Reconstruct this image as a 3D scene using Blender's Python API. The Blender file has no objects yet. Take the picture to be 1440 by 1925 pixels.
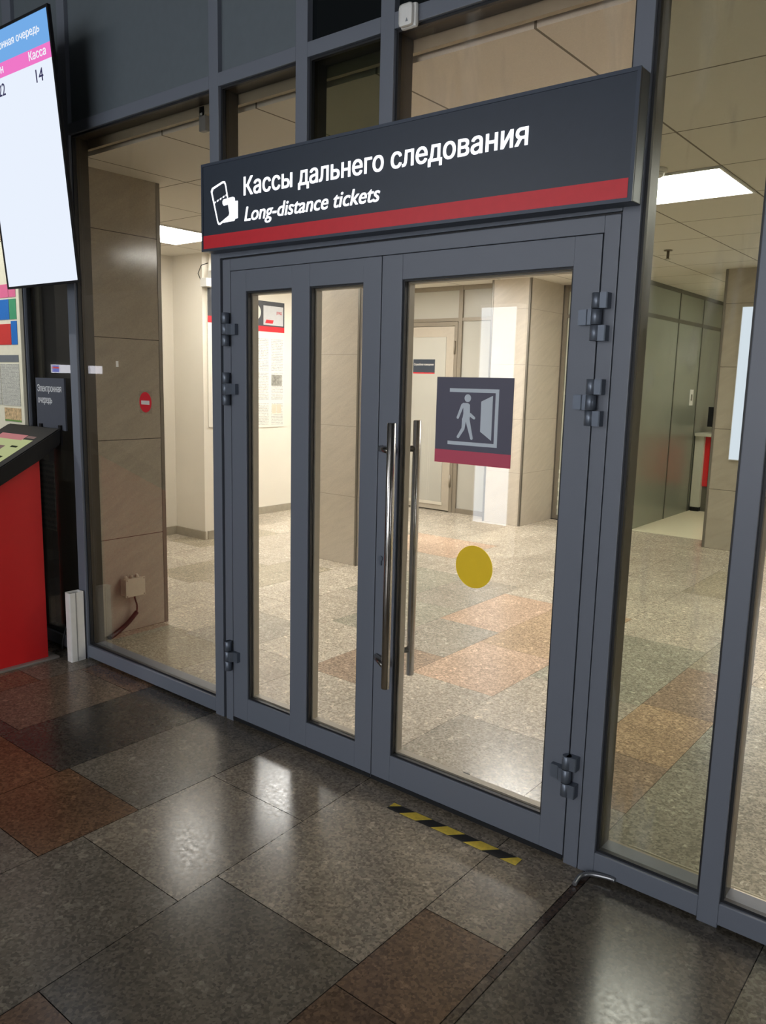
import bpy, bmesh, math, random
import numpy as np
from mathutils import Vector, Matrix
from mathutils.geometry import delaunay_2d_cdt
S = bpy.context.scene
COL = S.collection
R = random.Random(7)

# ------------------------------------------------------------------ camera
cam = bpy.data.objects.new('camera', bpy.data.cameras.new('camera'))
COL.objects.link(cam)
pitch, roll, yaw = 0.163210667, -0.0238042331, 0.678168378
c_, s_ = math.cos(yaw), math.sin(yaw)
fwd = Vector((-s_*math.cos(pitch), c_*math.cos(pitch), -math.sin(pitch)))
rgt = Vector((c_, s_, 0)); dwn = fwd.cross(rgt)
cr, sr = math.cos(roll), math.sin(roll)
r2 = cr*rgt + sr*dwn; d2 = -sr*rgt + cr*dwn
M = Matrix((r2, -d2, -fwd)).transposed().to_4x4()
M.translation = Vector((1.92518, -2.34975, 1.6149))
cam.matrix_world = M
cam.data.sensor_fit = 'HORIZONTAL'; cam.data.sensor_width = 36
cam.data.lens = 1493.61/1440*36
cam.data.clip_start = .05
S.camera = cam

# ------------------------------------------------------------------ light levels
HALL = 31.0        # radiance of the hall's ceiling panels
LOBBY = 4.0        # radiance of the unseen lobby ceiling panel, added for light
SHOP = 7.6        # radiance of the glowing panels added to light the facade
SIDE = 130.0        # lamp added over the poster board on the left to brighten it
S.view_settings.view_transform = 'Standard'
S.view_settings.look = 'None'
S.view_settings.gamma = 1.0
S.view_settings.exposure = 0.0
w = bpy.data.worlds.new('world'); S.world = w; w.use_nodes = True
w.node_tree.nodes['Background'].inputs[0].default_value = (.6, .68, .8, 1)
w.node_tree.nodes['Background'].inputs[1].default_value = .01
S.cycles.max_bounces = 10; S.cycles.diffuse_bounces = 5; S.cycles.glossy_bounces = 5
S.cycles.transparent_max_bounces = 24
S.cycles.use_denoising = True
S.cycles.sample_clamp_indirect = 6
S.cycles.caustics_reflective = True

# ------------------------------------------------------------------ materials
def s2l(r, g, b):
    f = lambda v: (v/12.92 if v <= .04045 else ((v+.055)/1.055)**2.4)
    return (f(r/255), f(g/255), f(b/255), 1)
class NT:
    def __init__(self, name):
        self.m = bpy.data.materials.new(name); self.m.use_nodes = True
        self.t = self.m.node_tree; self.t.nodes.clear()
        self.out = self.t.nodes.new('ShaderNodeOutputMaterial')
    def n(self, typ, ins=None, **kw):
        nd = self.t.nodes.new(typ)
        for k, v in kw.items(): setattr(nd, k, v)
        for k, v in (ins or {}).items():
            if hasattr(v, 'bl_idname') and not isinstance(v, bpy.types.NodeSocket): v = v.outputs[0]
            if isinstance(v, bpy.types.NodeSocket): self.t.links.new(v, nd.inputs[k])
            else: nd.inputs[k].default_value = v
        return nd
    def math(self, op, a, b=0., c=None):
        ins = {0: a, 1: b}
        if c is not None: ins[2] = c
        return self.n('ShaderNodeMath', ins, operation=op).outputs[0]
    def end(self, sh):
        self.t.links.new(sh.outputs[0], self.out.inputs[0]); return self.m
    def mix(self, f, a, b, blend='MIX'):
        nd = self.n('ShaderNodeMix', data_type='RGBA', blend_type=blend)
        for i, v in ((0, f), (6, a), (7, b)):
            if isinstance(v, bpy.types.NodeSocket): self.t.links.new(v, nd.inputs[i])
            else: nd.inputs[i].default_value = v
        return nd.outputs[2]
    def obj(self):
        return self.n('ShaderNodeTexCoord').outputs['Object']
    def pos(self):
        return self.n('ShaderNodeNewGeometry').outputs['Position']
def plain(name, col, rough=.5, metal=0., spec=.5, vary=.04, scale=30, bump=0.):
    t = NT(name); p = t.pos()
    nz = t.n('ShaderNodeTexNoise', {'Vector': p, 'Scale': scale, 'Detail': 3})
    k = t.n('ShaderNodeMapRange', {0: nz.outputs[0], 1: .25, 2: .75, 3: 1-vary, 4: 1+vary}).outputs[0]
    c = t.mix(1., col, k, 'MULTIPLY')
    ins = {'Base Color': c, 'Roughness': rough, 'Metallic': metal, 'Specular IOR Level': spec}
    if bump:
        ins['Normal'] = t.n('ShaderNodeBump', {'Height': nz.outputs[0], 'Strength': bump, 'Distance': .002}).outputs[0]
    return t.end(t.n('ShaderNodeBsdfPrincipled', ins))
def emit(name, col, st):
    t = NT(name); return t.end(t.n('ShaderNodeEmission', {'Color': col, 'Strength': st}))
def glass(name, tint, boost=1.0, dirt=0.):
    t = NT(name)
    g = t.n('ShaderNodeNewGeometry')
    d = t.n('ShaderNodeVectorMath', {0: g.outputs['Incoming'], 1: g.outputs['Normal']}, operation='DOT_PRODUCT').outputs['Value']
    om = t.math('SUBTRACT', 1., t.math('ABSOLUTE', d))
    fr = t.math('MULTIPLY_ADD', t.math('POWER', om, 5.), .96*boost, .04*boost)
    tr = t.n('ShaderNodeBsdfTransparent', {'Color': tint})
    gl = t.n('ShaderNodeBsdfGlossy', {'Color': (1, 1, 1, 1), 'Roughness': .0})
    mx = t.n('ShaderNodeMixShader', {0: fr, 1: tr, 2: gl})
    if dirt:
        mp = t.n('ShaderNodeMapping', {'Vector': g.outputs['Position'], 'Scale': (9, 9, 1.6)})
        nz = t.n('ShaderNodeTexNoise', {'Vector': mp.outputs[0], 'Scale': 1.3, 'Detail': 4, 'Distortion': .6})
        f = t.n('ShaderNodeMapRange', {0: nz.outputs[0], 1: .56, 2: .74, 3: 0., 4: dirt}).outputs[0]
        df = t.n('ShaderNodeBsdfDiffuse', {'Color': (.75, .75, .7, 1)})
        mx = t.n('ShaderNodeMixShader', {0: f, 1: mx, 2: df})
    return t.end(mx)
def granite():
    t = NT('granite'); p = t.pos()
    a = t.n('ShaderNodeAttribute', attribute_name='slab').outputs['Color']
    v = t.n('ShaderNodeTexVoronoi', {'Vector': p, 'Scale': 115., 'Randomness': 1.})
    sp = t.n('ShaderNodeSeparateColor', {0: v.outputs['Color']})
    k1 = t.n('ShaderNodeMapRange', {0: sp.outputs[0], 1: 0., 2: 1., 3: .60, 4: 1.36}).outputs[0]
    v2 = t.n('ShaderNodeTexVoronoi', {'Vector': p, 'Scale': 45., 'Randomness': 1.})
    sp2 = t.n('ShaderNodeSeparateColor', {0: v2.outputs['Color']})
    k2 = t.n('ShaderNodeMapRange', {0: sp2.outputs[1], 1: .9, 2: 1., 3: 1., 4: 1.45}).outputs[0]
    nz = t.n('ShaderNodeTexNoise', {'Vector': p, 'Scale': 2.2, 'Detail': 4})
    k3 = t.n('ShaderNodeMapRange', {0: nz.outputs[0], 1: .3, 2: .7, 3: .86, 4: 1.12}).outputs[0]
    k = t.math('MULTIPLY', t.math('MULTIPLY', k1, k2), k3)
    c = t.mix(1., a, k, 'MULTIPLY')
    n2 = t.n('ShaderNodeTexNoise', {'Vector': p, 'Scale': 60., 'Detail': 3})
    ro = t.n('ShaderNodeMapRange', {0: n2.outputs[0], 1: .3, 2: .7, 3: .16, 4: .26}).outputs[0]
    b = t.n('ShaderNodeBump', {'Height': sp.outputs[0], 'Strength': .10, 'Distance': .002}).outputs[0]
    return t.end(t.n('ShaderNodeBsdfPrincipled', {'Base Color': c, 'Specular IOR Level': .42, 'Roughness': ro, 'Normal': b}))
def stone(name, col, joint=.611, z0=0., rough=.28, jcol=(70, 64, 54)):
    t = NT(name); p = t.pos()
    q = t.n('ShaderNodeSeparateXYZ', {0: p})
    h = t.math('ADD', q.outputs[0], q.outputs[1])
    al = t.math('ADD', t.math('MULTIPLY', h, .86), t.math('MULTIPLY', q.outputs[2], .5))
    ac = t.math('SUBTRACT', t.math('MULTIPLY', q.outputs[2], .86), t.math('MULTIPLY', h, .5))
    mp = t.n('ShaderNodeCombineXYZ', {0: t.math('MULTIPLY', al, 2.2), 1: t.math('MULTIPLY', ac, 11.), 2: 0.})
    nz = t.n('ShaderNodeTexNoise', {'Vector': mp.outputs[0], 'Scale': 1.6, 'Detail': 8, 'Roughness': .66, 'Distortion': .5})
    n2 = t.n('ShaderNodeTexNoise', {'Vector': p, 'Scale': 160., 'Detail': 2})
    k = t.n('ShaderNodeMapRange', {0: nz.outputs[0], 1: .25, 2: .75, 3: .88, 4: 1.10}).outputs[0]
    k2 = t.n('ShaderNodeMapRange', {0: n2.outputs[0], 1: .3, 2: .7, 3: .92, 4: 1.08}).outputs[0]
    z = t.n('ShaderNodeSeparateXYZ', {0: p}).outputs[2]
    fr = t.math('FRACT', t.math('DIVIDE', t.math('SUBTRACT', z, z0), joint))
    ed = t.math('MINIMUM', fr, t.math('SUBTRACT', 1., fr))
    jn = t.math('LESS_THAN', ed, .0022/joint*1.0)
    c = t.mix(1., col, t.math('MULTIPLY', k, k2), 'MULTIPLY')
    c = t.mix(jn, c, s2l(*jcol))
    return t.end(t.n('ShaderNodeBsdfPrincipled', {'Base Color': c, 'Roughness': rough}))
def ceil_tiles():
    t = NT('ceiling_tiles'); p = t.pos()
    sx = t.n('ShaderNodeSeparateXYZ', {0: p})
    ms = []
    for ax, o in ((0, .5), (1, 2.18)):
        fr = t.math('FRACT', t.math('DIVIDE', t.math('SUBTRACT', sx.outputs[ax], o), .68))
        ed = t.math('MINIMUM', fr, t.math('SUBTRACT', 1., fr))
        ms.append(t.math('LESS_THAN', ed, .0075))
    j = t.math('MAXIMUM', ms[0], ms[1])
    nz = t.n('ShaderNodeTexNoise', {'Vector': p, 'Scale': 220., 'Detail': 2})
    k = t.n('ShaderNodeMapRange', {0: nz.outputs[0], 1: .3, 2: .7, 3: .95, 4: 1.04}).outputs[0]
    c = t.mix(1., s2l(224, 219, 208), k, 'MULTIPLY')
    c = t.mix(j, c, s2l(120, 112, 98))
    return t.end(t.n('ShaderNodeBsdfPrincipled', {'Base Color': c, 'Roughness': .8}))
def paper(name, col, ink, seed, rows=22., x0=0., ax=0, photo=False):
    """printed sheet: soft rows of small print"""
    t = NT(name); p = t.pos()
    sx = t.n('ShaderNodeSeparateXYZ', {0: p})
    row = t.math('FRACT', t.math('MULTIPLY', sx.outputs[2], rows/.3))
    on = t.math('LESS_THAN', row, .5)
    mp = t.n('ShaderNodeMapping', {'Vector': p, 'Location': (seed, seed*1.7, 0), 'Scale': (160, 160, rows/.3)})
    nz = t.n('ShaderNodeTexNoise', {'Vector': mp.outputs[0], 'Scale': 1., 'Detail': 1})
    wd = t.math('MULTIPLY', t.math('GREATER_THAN', nz.outputs[0], .44), on)
    c = t.mix(t.math('MULTIPLY', wd, .75), col, ink)
    return t.end(t.n('ShaderNodeBsdfPrincipled', {'Base Color': c, 'Roughness': .55}))

FRAME = plain('graphite_powder_coat', (.146, .163, .199, 1), .42, .0, .5, .03, 400, .04)
FRAME_IN = plain('grey_beige_inner_profile', s2l(150, 142, 128), .45, .1)
REVEAL = plain('dark_bronze_reveal', s2l(66, 61, 52), .35, .1)
GASKET = plain('black_gasket', (.006, .007, .009, 1), .5)
PANEL = plain('slate_infill_panel', s2l(94, 103, 109), .5)
DARKGLASS = plain('black_spandrel_glass', (.006, .008, .009, 1), .05)
SIGNBLK = plain('sign_navy', s2l(44, 54, 68), .38)
SIGNRED = plain('sign_red', s2l(214, 36, 50), .4)
STEEL = plain('brushed_stainless_steel', (.46, .44, .41, 1), .2, 1.0, .5, .06, 60)
HINGE = plain('hinge_grey_metal', s2l(104, 112, 124), .38, .5)
BLACK = plain('black_plastic', (.007, .007, .008, 1), .5, spec=.3)
BLKSOFT = plain('black_rubber', (.012, .012, .013, 1), .7)
WHITEPL = plain('white_plastic', s2l(228, 228, 224), .4)
OFFW = plain('offwhite_plastic', s2l(205, 196, 176), .45)
WALLW = plain('cream_wall_paint', s2l(238, 232, 219), .35, vary=.015, scale=6)
WALLG = plain('grey_skirting_stone', s2l(168, 160, 144), .4, vary=.1, scale=20)
BRUSH = plain('satin_trim', s2l(126, 120, 110), .35, .4)
LITTLE = emit('white_letter_light', (.93, .95, 1, 1), 1.6)
GLASS_DOOR = glass('clear_glass', (.985, .985, .975, 1))
GLASS_L = glass('bronze_tint_glass', (.80, .79, .765, 1))
GLASS_R = glass('olive_tint_glass', (.74, .75, .70, 1), 1.0, .13)
GLASS_P = glass('rose_tint_glass', (.95, .92, .89, 1), 1.1, .07)
GLASS_D = glass('dark_green_tint_glass', (.46, .48, .42, 1), 1.1)
GLASS_C = glass('clear_warm_glass', (.97, .96, .94, 1))
GRAN = granite()
STONE = stone('beige_stone_tile', s2l(172, 163, 148), z0=.0, rough=.13)
STONE2 = stone('grey_beige_stone_tile', s2l(196, 186, 170), z0=.0, jcol=(160, 150, 136))
CEIL = ceil_tiles()
FROST = plain('frosted_panel', s2l(178, 175, 164), .3, vary=.03, scale=3)
ALU = plain('champagne_aluminium', s2l(142, 133, 119), .35, .35)
GREYPAN = plain('grey_satin_panel', s2l(140, 145, 134), .28, .35, vary=.05, scale=4)
LAMP = emit('hall_light_diffuser', (1, .985, .955, 1), HALL)
LAMP2 = emit('added_lobby_diffuser', (.95, .97, 1, 1), LOBBY)
CREAMF = plain('cream_vinyl_floor', s2l(240, 232, 205), .3, vary=.02)
RED = plain('kiosk_red', s2l(206, 26, 30), .42, vary=.02)
YEL = plain('yellow_vinyl', s2l(248, 208, 24), .5, vary=.02)
TAPEY = plain('yellow_tape', s2l(232, 204, 76), .55, vary=.15, scale=60)
GREYSIGN = plain('pictogram_grey', s2l(200, 209, 217), .45, vary=.01)
PICTBG = plain('pictogram_dark', s2l(84, 82, 98), .45, vary=.01)
PICTRED = plain('pictogram_red', s2l(196, 72, 96), .45, vary=.01)
NORED = plain('no_entry_red', s2l(205, 30, 42), .45, vary=.01)
DIRTY = plain('dusty_concrete', s2l(160, 150, 128), .6, vary=.12, scale=25)

# ------------------------------------------------------------------ builders
def link(name, bm, mat, parent=None, smooth=False):
    me = bpy.data.meshes.new(name); bm.normal_update(); bm.to_mesh(me); bm.free()
    mats = mat if isinstance(mat, (list, tuple)) else [mat]
    for m in mats: me.materials.append(m)
    if smooth:
        for p in me.polygons: p.use_smooth = True
    o = bpy.data.objects.new(name, me); COL.objects.link(o)
    if parent: o.parent = parent
    return o
def empty(name, loc=(0, 0, 0)):
    o = bpy.data.objects.new(name, None); COL.objects.link(o)
    o.empty_display_size = .1; o.location = loc
    bpy.context.view_layer.update()
    return o
def tag(o, label=None, cat=None, group=None, kind=None):
    if label: o['label'] = label
    if cat: o['category'] = cat
    if group: o['group'] = group
    if kind: o['kind'] = kind
    return o
def keep(o, parent):
    """parent without moving: the parent empties are placed by location (and rotation set later)"""
    o.parent = parent; o.matrix_parent_inverse = parent.matrix_world.inverted(); return o
def box(bm, x0, x1, y0, y1, z0, z1, bev=0.):
    vs = [bm.verts.new((x, y, z)) for x in (x0, x1) for y in (y0, y1) for z in (z0, z1)]
    fs = [(0, 1, 3, 2), (4, 6, 7, 5), (0, 4, 5, 1), (2, 3, 7, 6), (0, 2, 6, 4), (1, 5, 7, 3)]
    F = [bm.faces.new([vs[i] for i in f]) for f in fs]
    bmesh.ops.recalc_face_normals(bm, faces=F)
    if bev:
        es = list({e for f in F for e in f.edges})
        bmesh.ops.bevel(bm, geom=es, offset=bev, segments=2, affect='EDGES', profile=.6)
def mbox(name, b, mat, parent=None, bev=0.):
    bm = bmesh.new(); box(bm, *b, bev=bev)
    o = link(name, bm, mat)
    if parent: keep(o, parent)
    return o
def tube(bm, pts, r, seg=12, cap=True):
    pts = [Vector(p) for p in pts]; rings = []
    up = Vector((0, 0, 1)); prev = None
    for i, p in enumerate(pts):
        d = (pts[min(i+1, len(pts)-1)]-pts[max(i-1, 0)]).normalized()
        if prev is None:
            a = d.orthogonal().normalized()
        else:
            a = (prev-d*prev.dot(d)).normalized()
        prev = a; b = d.cross(a)
        rr = r[i] if isinstance(r, (list, tuple)) else r
        rings.append([bm.verts.new(p+(a*math.cos(t)+b*math.sin(t))*rr) for t in [2*math.pi*k/seg for k in range(seg)]])
    for A, B in zip(rings, rings[1:]):
        for k in range(seg):
            f = bm.faces.new((A[k], A[(k+1) % seg], B[(k+1) % seg], B[k])); f.smooth = True
    if cap:
        bm.faces.new(rings[0][::-1]); bm.faces.new(rings[-1])
def mtube(name, pts, r, mat, parent=None, seg=16):
    bm = bmesh.new(); tube(bm, pts, r, seg)
    bmesh.ops.recalc_face_normals(bm, faces=bm.faces)
    o = link(name, bm, mat)
    if parent: keep(o, parent)
    return o
def prism(bm, pts, y0, y1):
    """polygon in x,z extruded between y0 (front) and y1"""
    a = [bm.verts.new((x, y0, z)) for x, z in pts]; b = [bm.verts.new((x, y1, z)) for x, z in pts]
    F = [bm.faces.new(a), bm.faces.new(b[::-1])]
    n = len(pts)
    for i in range(n): F.append(bm.faces.new((a[i], b[i], b[(i+1) % n], a[(i+1) % n])))
    bmesh.ops.recalc_face_normals(bm, faces=F)
def mprism(name, pts, y0, y1, mat, parent=None):
    bm = bmesh.new(); prism(bm, pts, y0, y1); o = link(name, bm, mat)
    if parent: keep(o, parent)
    return o
def capsule(a, b, ra, rb=None, n=10):
    rb = ra if rb is None else rb
    a = Vector(a); b = Vector(b); d = (b-a).normalized(); p = Vector((-d.y, d.x))
    pts = []
    for k in range(n+1):
        t = math.pi*k/n; pts.append(tuple(b+(p*math.cos(t)+d*math.sin(t))*rb))
    for k in range(n+1):
        t = math.pi*k/n; pts.append(tuple(a+(-p*math.cos(t)-d*math.sin(t))*ra))
    return pts
def circ(cx, cz, r, n=40, rz=None):
    return [(cx+r*math.cos(2*math.pi*k/n), cz+(rz or r)*math.sin(2*math.pi*k/n)) for k in range(n)]
def text_mesh(body, shear=0.):
    """filled lettering: glyph outlines triangulated by the non-zero winding rule"""
    cu = bpy.data.curves.new('lettering', 'FONT'); cu.body = body; cu.size = 1.; cu.shear = shear
    cu.resolution_u = 6; cu.fill_mode = 'NONE'
    o = bpy.data.objects.new('lettering_tmp', cu); COL.objects.link(o)
    bpy.context.view_layer.update()
    dg = bpy.context.evaluated_depsgraph_get()
    src = bpy.data.meshes.new_from_object(o.evaluated_get(dg))
    bpy.data.objects.remove(o)
    P = [v.co.to_2d() for v in src.vertices]; E = [tuple(e.vertices) for e in src.edges]
    A = np.array([P[a] for a, b in E]); B = np.array([P[b] for a, b in E])
    vs, es, fs, _, _, _ = delaunay_2d_cdt(P, E, [], 0, 1e-5)
    keep_f = []
    for f in fs:
        c = sum((vs[k] for k in f), Vector((0, 0)))/len(f)
        up = (A[:, 1] <= c.y) & (B[:, 1] > c.y); dn = (A[:, 1] > c.y) & (B[:, 1] <= c.y)
        side = (B[:, 0]-A[:, 0])*(c.y-A[:, 1])-(c.x-A[:, 0])*(B[:, 1]-A[:, 1])
        if int((up & (side > 0)).sum())-int((dn & (side < 0)).sum()): keep_f.append(tuple(f))
    used = sorted({k for f in keep_f for k in f}); mp = {k: n for n, k in enumerate(used)}
    me = bpy.data.meshes.new('lettering')
    me.from_pydata([(vs[k].x, vs[k].y, 0) for k in used], [], [[mp[k] for k in f] for f in keep_f])
    me.update()
    return me
def text(name, body, x0, x1, base, cap, mat, mtx, parent=None, shear=0., offset=0., depth=.0015, align=None):
    """lettering in the plane of mtx (local x right, y up, z out), fitted to x0..x1 and the cap height"""
    me = text_mesh(body, shear); ref = text_mesh('H', 0)
    h = max(v.co.y for v in ref.vertices) - min(v.co.y for v in ref.vertices)
    rb = min(v.co.y for v in ref.vertices)
    mn = min(v.co.x for v in me.vertices); mx = max(v.co.x for v in me.vertices)
    sy = cap/h; sx = (x1-x0)/(mx-mn) if x1 is not None else sy
    # one mesh per word: glyph islands sorted along the line, split at the blanks
    full = bmesh.new(); full.from_mesh(me); full.verts.ensure_lookup_table()
    seen = set(); isl = []
    for v in full.verts:
        if v.index in seen: continue
        st = [v]; grp = []
        seen.add(v.index)
        while st:
            u = st.pop(); grp.append(u)
            for e in u.link_edges:
                q = e.other_vert(u)
                if q.index not in seen: seen.add(q.index); st.append(q)
        isl.append((min(u.co.x-u.co.y*shear for u in grp), max(u.co.x-u.co.y*shear for u in grp), grp))
    isl.sort(key=lambda a: a[0])
    words = []; right = -1e9
    for a, b, grp in isl:
        if not words or a-right > .17: words.append([])
        words[-1] += grp; right = max(right, b)
    made = []
    for wd in words:
        idx = {v.index: k for k, v in enumerate(wd)}
        fs = {f for v in wd for f in v.link_faces}
        bm = bmesh.new()
        wt = offset*cap
        sh = [(0, 0)] if not offset else [(-wt, -wt*.6), (wt, -wt*.6), (-wt, wt*.6), (wt, wt*.6)]
        for k, (dx, dz) in enumerate(sh):
            vs = [bm.verts.new((x0+(v.co.x-mn)*sx+dx, base+(v.co.y-rb)*sy+dz, depth*(1-.04*k))) for v in wd]
            lo = [bm.verts.new((v.co.x, v.co.y, 0)) for v in vs]
            cnt = {}
            for f in fs:
                ids = [idx[v.index] for v in f.verts]
                bm.faces.new([vs[q] for q in ids])
                for a, b in zip(ids, ids[1:]+ids[:1]): cnt[(a, b)] = 1
            for a, b in cnt:
                if (b, a) not in cnt: bm.faces.new((vs[b], vs[a], lo[a], lo[b]))
        for v in bm.verts: v.co = mtx @ v.co
        o = link(name, bm, mat)
        if parent: keep(o, parent)
        made.append(o)
    full.free()
    return made
def facing(y, x=0., z=0.):      # local frame for a surface facing the lobby (-y)
    return Matrix.Translation((x, y, z)) @ Matrix(((1, 0, 0), (0, 0, -1), (0, 1, 0))).to_4x4()
def facing_px(x, y=0., z=0.):   # surface facing +x: local x runs along +y
    return Matrix.Translation((x, y, z)) @ Matrix(((0, 0, 1), (1, 0, 0), (0, 1, 0))).to_4x4()

# ------------------------------------------------------------------ floor
BEI = (.300, .275, .235); LBE = (.345, .318, .272); GRY = (.205, .195, .172); DRK = (.085, .083, .076)
BRN = (.190, .130, .092); RST = (.205, .125, .075); PNK = (.370, .255, .185); TEA = (.210, .215, .180); OLV = (.225, .205, .155)
ORG = (.300, .205, .125)
def floor(name, edges, skew, y0, y1, over, seed, pal, gap=.0008):
    rr = random.Random(seed)
    bm = bmesh.new(); lay = bm.loops.layers.float_color.new('slab')
    def quad(xa, xb, ya, yb, sa, sb, col, z=0., g=.0008):
        q = [(xa+sa*ya+g, ya+g), (xb+sb*ya-g, ya+g), (xb+sb*yb-g, yb-g), (xa+sa*yb+g, yb-g)]
        f = bm.faces.new([bm.verts.new((x, y, z)) for x, y in q])
        for l in f.loops: l[lay] = (*col, 1)
    for i in range(len(edges)-1):
        xa, xb = edges[i], edges[i+1]; sa, sb = skew.get(xa, 0.), skew.get(xb, 0.)
        cuts = over.get(i)
        y = y1
        lst = []
        if cuts:
            for (yb, col) in cuts:
                lst.append((yb, y, col)); y = yb
        while y > y0+.05:
            yb = max(y0, y-rr.uniform(.55, 1.05))
            base = rr.choice(pal); k = rr.uniform(.88, 1.1)
            lst.append((yb, y, tuple(c*k for c in base))); y = yb
        for ya, yb, col in lst: quad(xa, xb, ya, yb, sa, sb, col, 0., gap)
    # dark mortar bed under the slabs
    v = [bm.verts.new((x, y, -.004)) for x, y in ((edges[0], y0), (edges[-1], y0), (edges[-1], y1), (edges[0], y1))]
    f = bm.faces.new(v)
    for l in f.loops: l[lay] = (.03, .028, .025, 1)
    bmesh.ops.recalc_face_normals(bm, faces=bm.faces)
    for f in bm.faces:
        if f.normal.z < 0: f.normal_flip()
    return link(name, bm, GRAN)
# lobby (dark side, toward the camera): columns of slabs running away from the glass front
E1 = [-7, -6.4, -5.8, -5.2, -4.6, -4.0, -3.5, -3.0, -2.5, -2.0, -1.5, -1.0, -.505, -.012, .645,   .940, .968, 1.5, 2.1, 2.7, 3.3, 3.9, 4.5, 5.1, 5.7, 6.3, 7]
O1 = {8: [(-.35, GRY), (-1.0, BRN)], 9: [(-.12, BRN), (-.72, tuple(.5*(a+b) for a, b in zip(BRN, GRY)))],
      10: [(-.80, DRK), (-1.3, RST)], 11: [(-.755, GRY), (-1.15, RST), (-1.7, GRY)],
      12: [(-.403, BEI), (-.985, BEI), (-1.6, GRY)], 13: [(-.823, LBE), (-1.45, tuple(.8*c for c in GRY))],
      14: [(-.505, LBE), (-.92, BRN), (-1.5, tuple(.8*c for c in BRN))], 15: [(-.62, (.075, .052, .042)), (-8, (.12, .10, .085))],
      16: [(-.85, tuple(.75*c for c in GRY)), (-1.6, GRY)], 17: [(-.7, TEA), (-1.3, GRY)]}
def lobby_tone(c):       # slab colours scaled darker and browner for the lobby
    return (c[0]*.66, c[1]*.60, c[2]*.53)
tag(floor('floor', E1, {-.012: -.055}, -8, .05, {k: [(a, lobby_tone(b)) for a, b in v] for k, v in O1.items()}, 3, [lobby_tone(q) for q in (BEI, GRY, BRN, DRK, GRY)], .0014), 'dark speckled granite slabs of the lobby in front of the glass doors', 'floor', kind='structure')
# ticket hall (bright side)
E2 = [-5.6, -5.1, -4.6, -4.1, -3.6, -3.1, -2.6, -2.1, -1.6, -1.1, -.62, -.09, .54, .90, 1.45, 2.0, 2.6, 3.2, 3.8, 4.4, 5]
O2 = {9: [(5.6, LBE), (4.3, BEI), (2.95, LBE), (2.06, PNK), (1.42, GRY), (.75, BRN), (.05, BEI)],
      10: [(5.6, LBE), (4.2, BEI), (2.98, LBE), (1.82, ORG), (1.10, PNK), (.05, BEI)],
      11: [(5.0, BEI), (4.0, OLV), (2.6, LBE), (1.5, TEA), (.8, BEI), (.05, GRY)],
      12: [(4.9, BEI), (3.9, OLV), (2.25, OLV), (1.55, BRN), (.92, ORG), (.45, BRN), (.05, GRY)],
      13: [(4.9, GRY), (3.4, BEI), (2.2, OLV), (1.2, TEA), (.05, tuple(.8*c for c in TEA))],
      6: [(4.5, LBE), (3.7, PNK), (2.6, BEI), (1.6, LBE)], 5: [(4.5, BEI), (3.7, PNK), (2.6, LBE)],
      8: [(5.0, LBE), (3.2, BEI), (2.3, GRY), (1.5, TEA), (.78, LBE)], 7: [(5.0, BEI), (3.2, LBE), (2.2, TEA), (1.3, BEI)]}
def hall(c):        # slab colours drawn toward pale beige and scaled up for the hall
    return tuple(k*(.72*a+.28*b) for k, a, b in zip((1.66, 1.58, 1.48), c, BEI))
tag(floor('floor_hall', E2, {}, .05, 6.4, {k: [(a, hall(b)) for a, b in v] for k, v in O2.items()}, 11, [hall(q) for q in (LBE, BEI, LBE, OLV, BEI, GRY)]), 'pale speckled granite slabs of the ticket hall behind the glass', 'floor', kind='structure')
mb = mbox('floor_corridor', (-1.5, .4, 6.4, 9.6, -.02, .001), CREAMF)
tag(mb, 'cream vinyl floor of the corridor beyond the ticket hall', 'floor', kind='structure')

# ------------------------------------------------------------------ room shell
ZC = 2.775
def struct(name, b, mat, label, cat):
    return tag(mbox(name, b, mat), label, cat, kind='structure')
struct('ceiling', (-5.6, 5, .16, 9.6, ZC, ZC+.03), CEIL, 'suspended tile ceiling of the ticket hall', 'ceiling')
struct('trim_ceiling_edge', (-5.6, 5, .112, .135, ZC+.012, 2.95), plain('ceiling_fascia', s2l(170, 160, 140), .6), 'pale fascia closing the ceiling edge behind the glass front', 'trim')
struct('ceiling_lobby', (-7, 7, -8, .0, 4.6, 4.7), plain('dark_lobby_ceiling', s2l(74, 76, 78), .7), 'dark lobby ceiling high above the doors', 'ceiling')
LW = plain('lobby_wall_stone', s2l(92, 90, 84), .4)
struct('wall_lobby_back', (-7, 7, -8.1, -8, 0, 4.6), LW, 'dark stone wall at the far side of the lobby', 'wall')
struct('wall_lobby_left', (-7.1, -7, -8, 0, 0, 4.6), LW, 'dark stone wall at the left end of the lobby', 'wall')
struct('wall_lobby_right', (7, 7.1, -8, 0, 0, 4.6), LW, 'dark stone wall at the right end of the lobby', 'wall')
# hall walls
def wall_with_base(name, b, base, label):
    o = struct(name, b, WALLW, label, 'wall')
    return o
struct('wall_left', (-5.3, -4.83, .11, 2.63, 0, ZC), WALLW, 'cream wall behind the left tiled pillar', 'wall')
struct('wall_left_pier', (-5.3, -4.37, 2.63, 3.30, 0, ZC), WALLW, 'cream wall pier carrying the nearer information board', 'wall')
struct('wall_left_recess', (-5.35, -5.15, 3.30, 5.9, 0, ZC), WALLW, 'cream wall carrying the farther information board', 'wall')
struct('baseboard_left', (-4.83, -4.815, .11, 2.615, 0, .085), WALLG, 'grey stone skirting on the cream wall behind the left pillar', 'baseboard')
struct('baseboard_pier', (-4.83, -4.355, 2.612, 2.63, 0, .085), WALLG, 'grey stone skirting across the front of the cream pier', 'baseboard')
struct('baseboard_pier_side', (-4.37, -4.352, 2.66, 3.315, 0, .085), WALLG, 'grey stone skirting along the side of the cream pier', 'baseboard')
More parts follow.
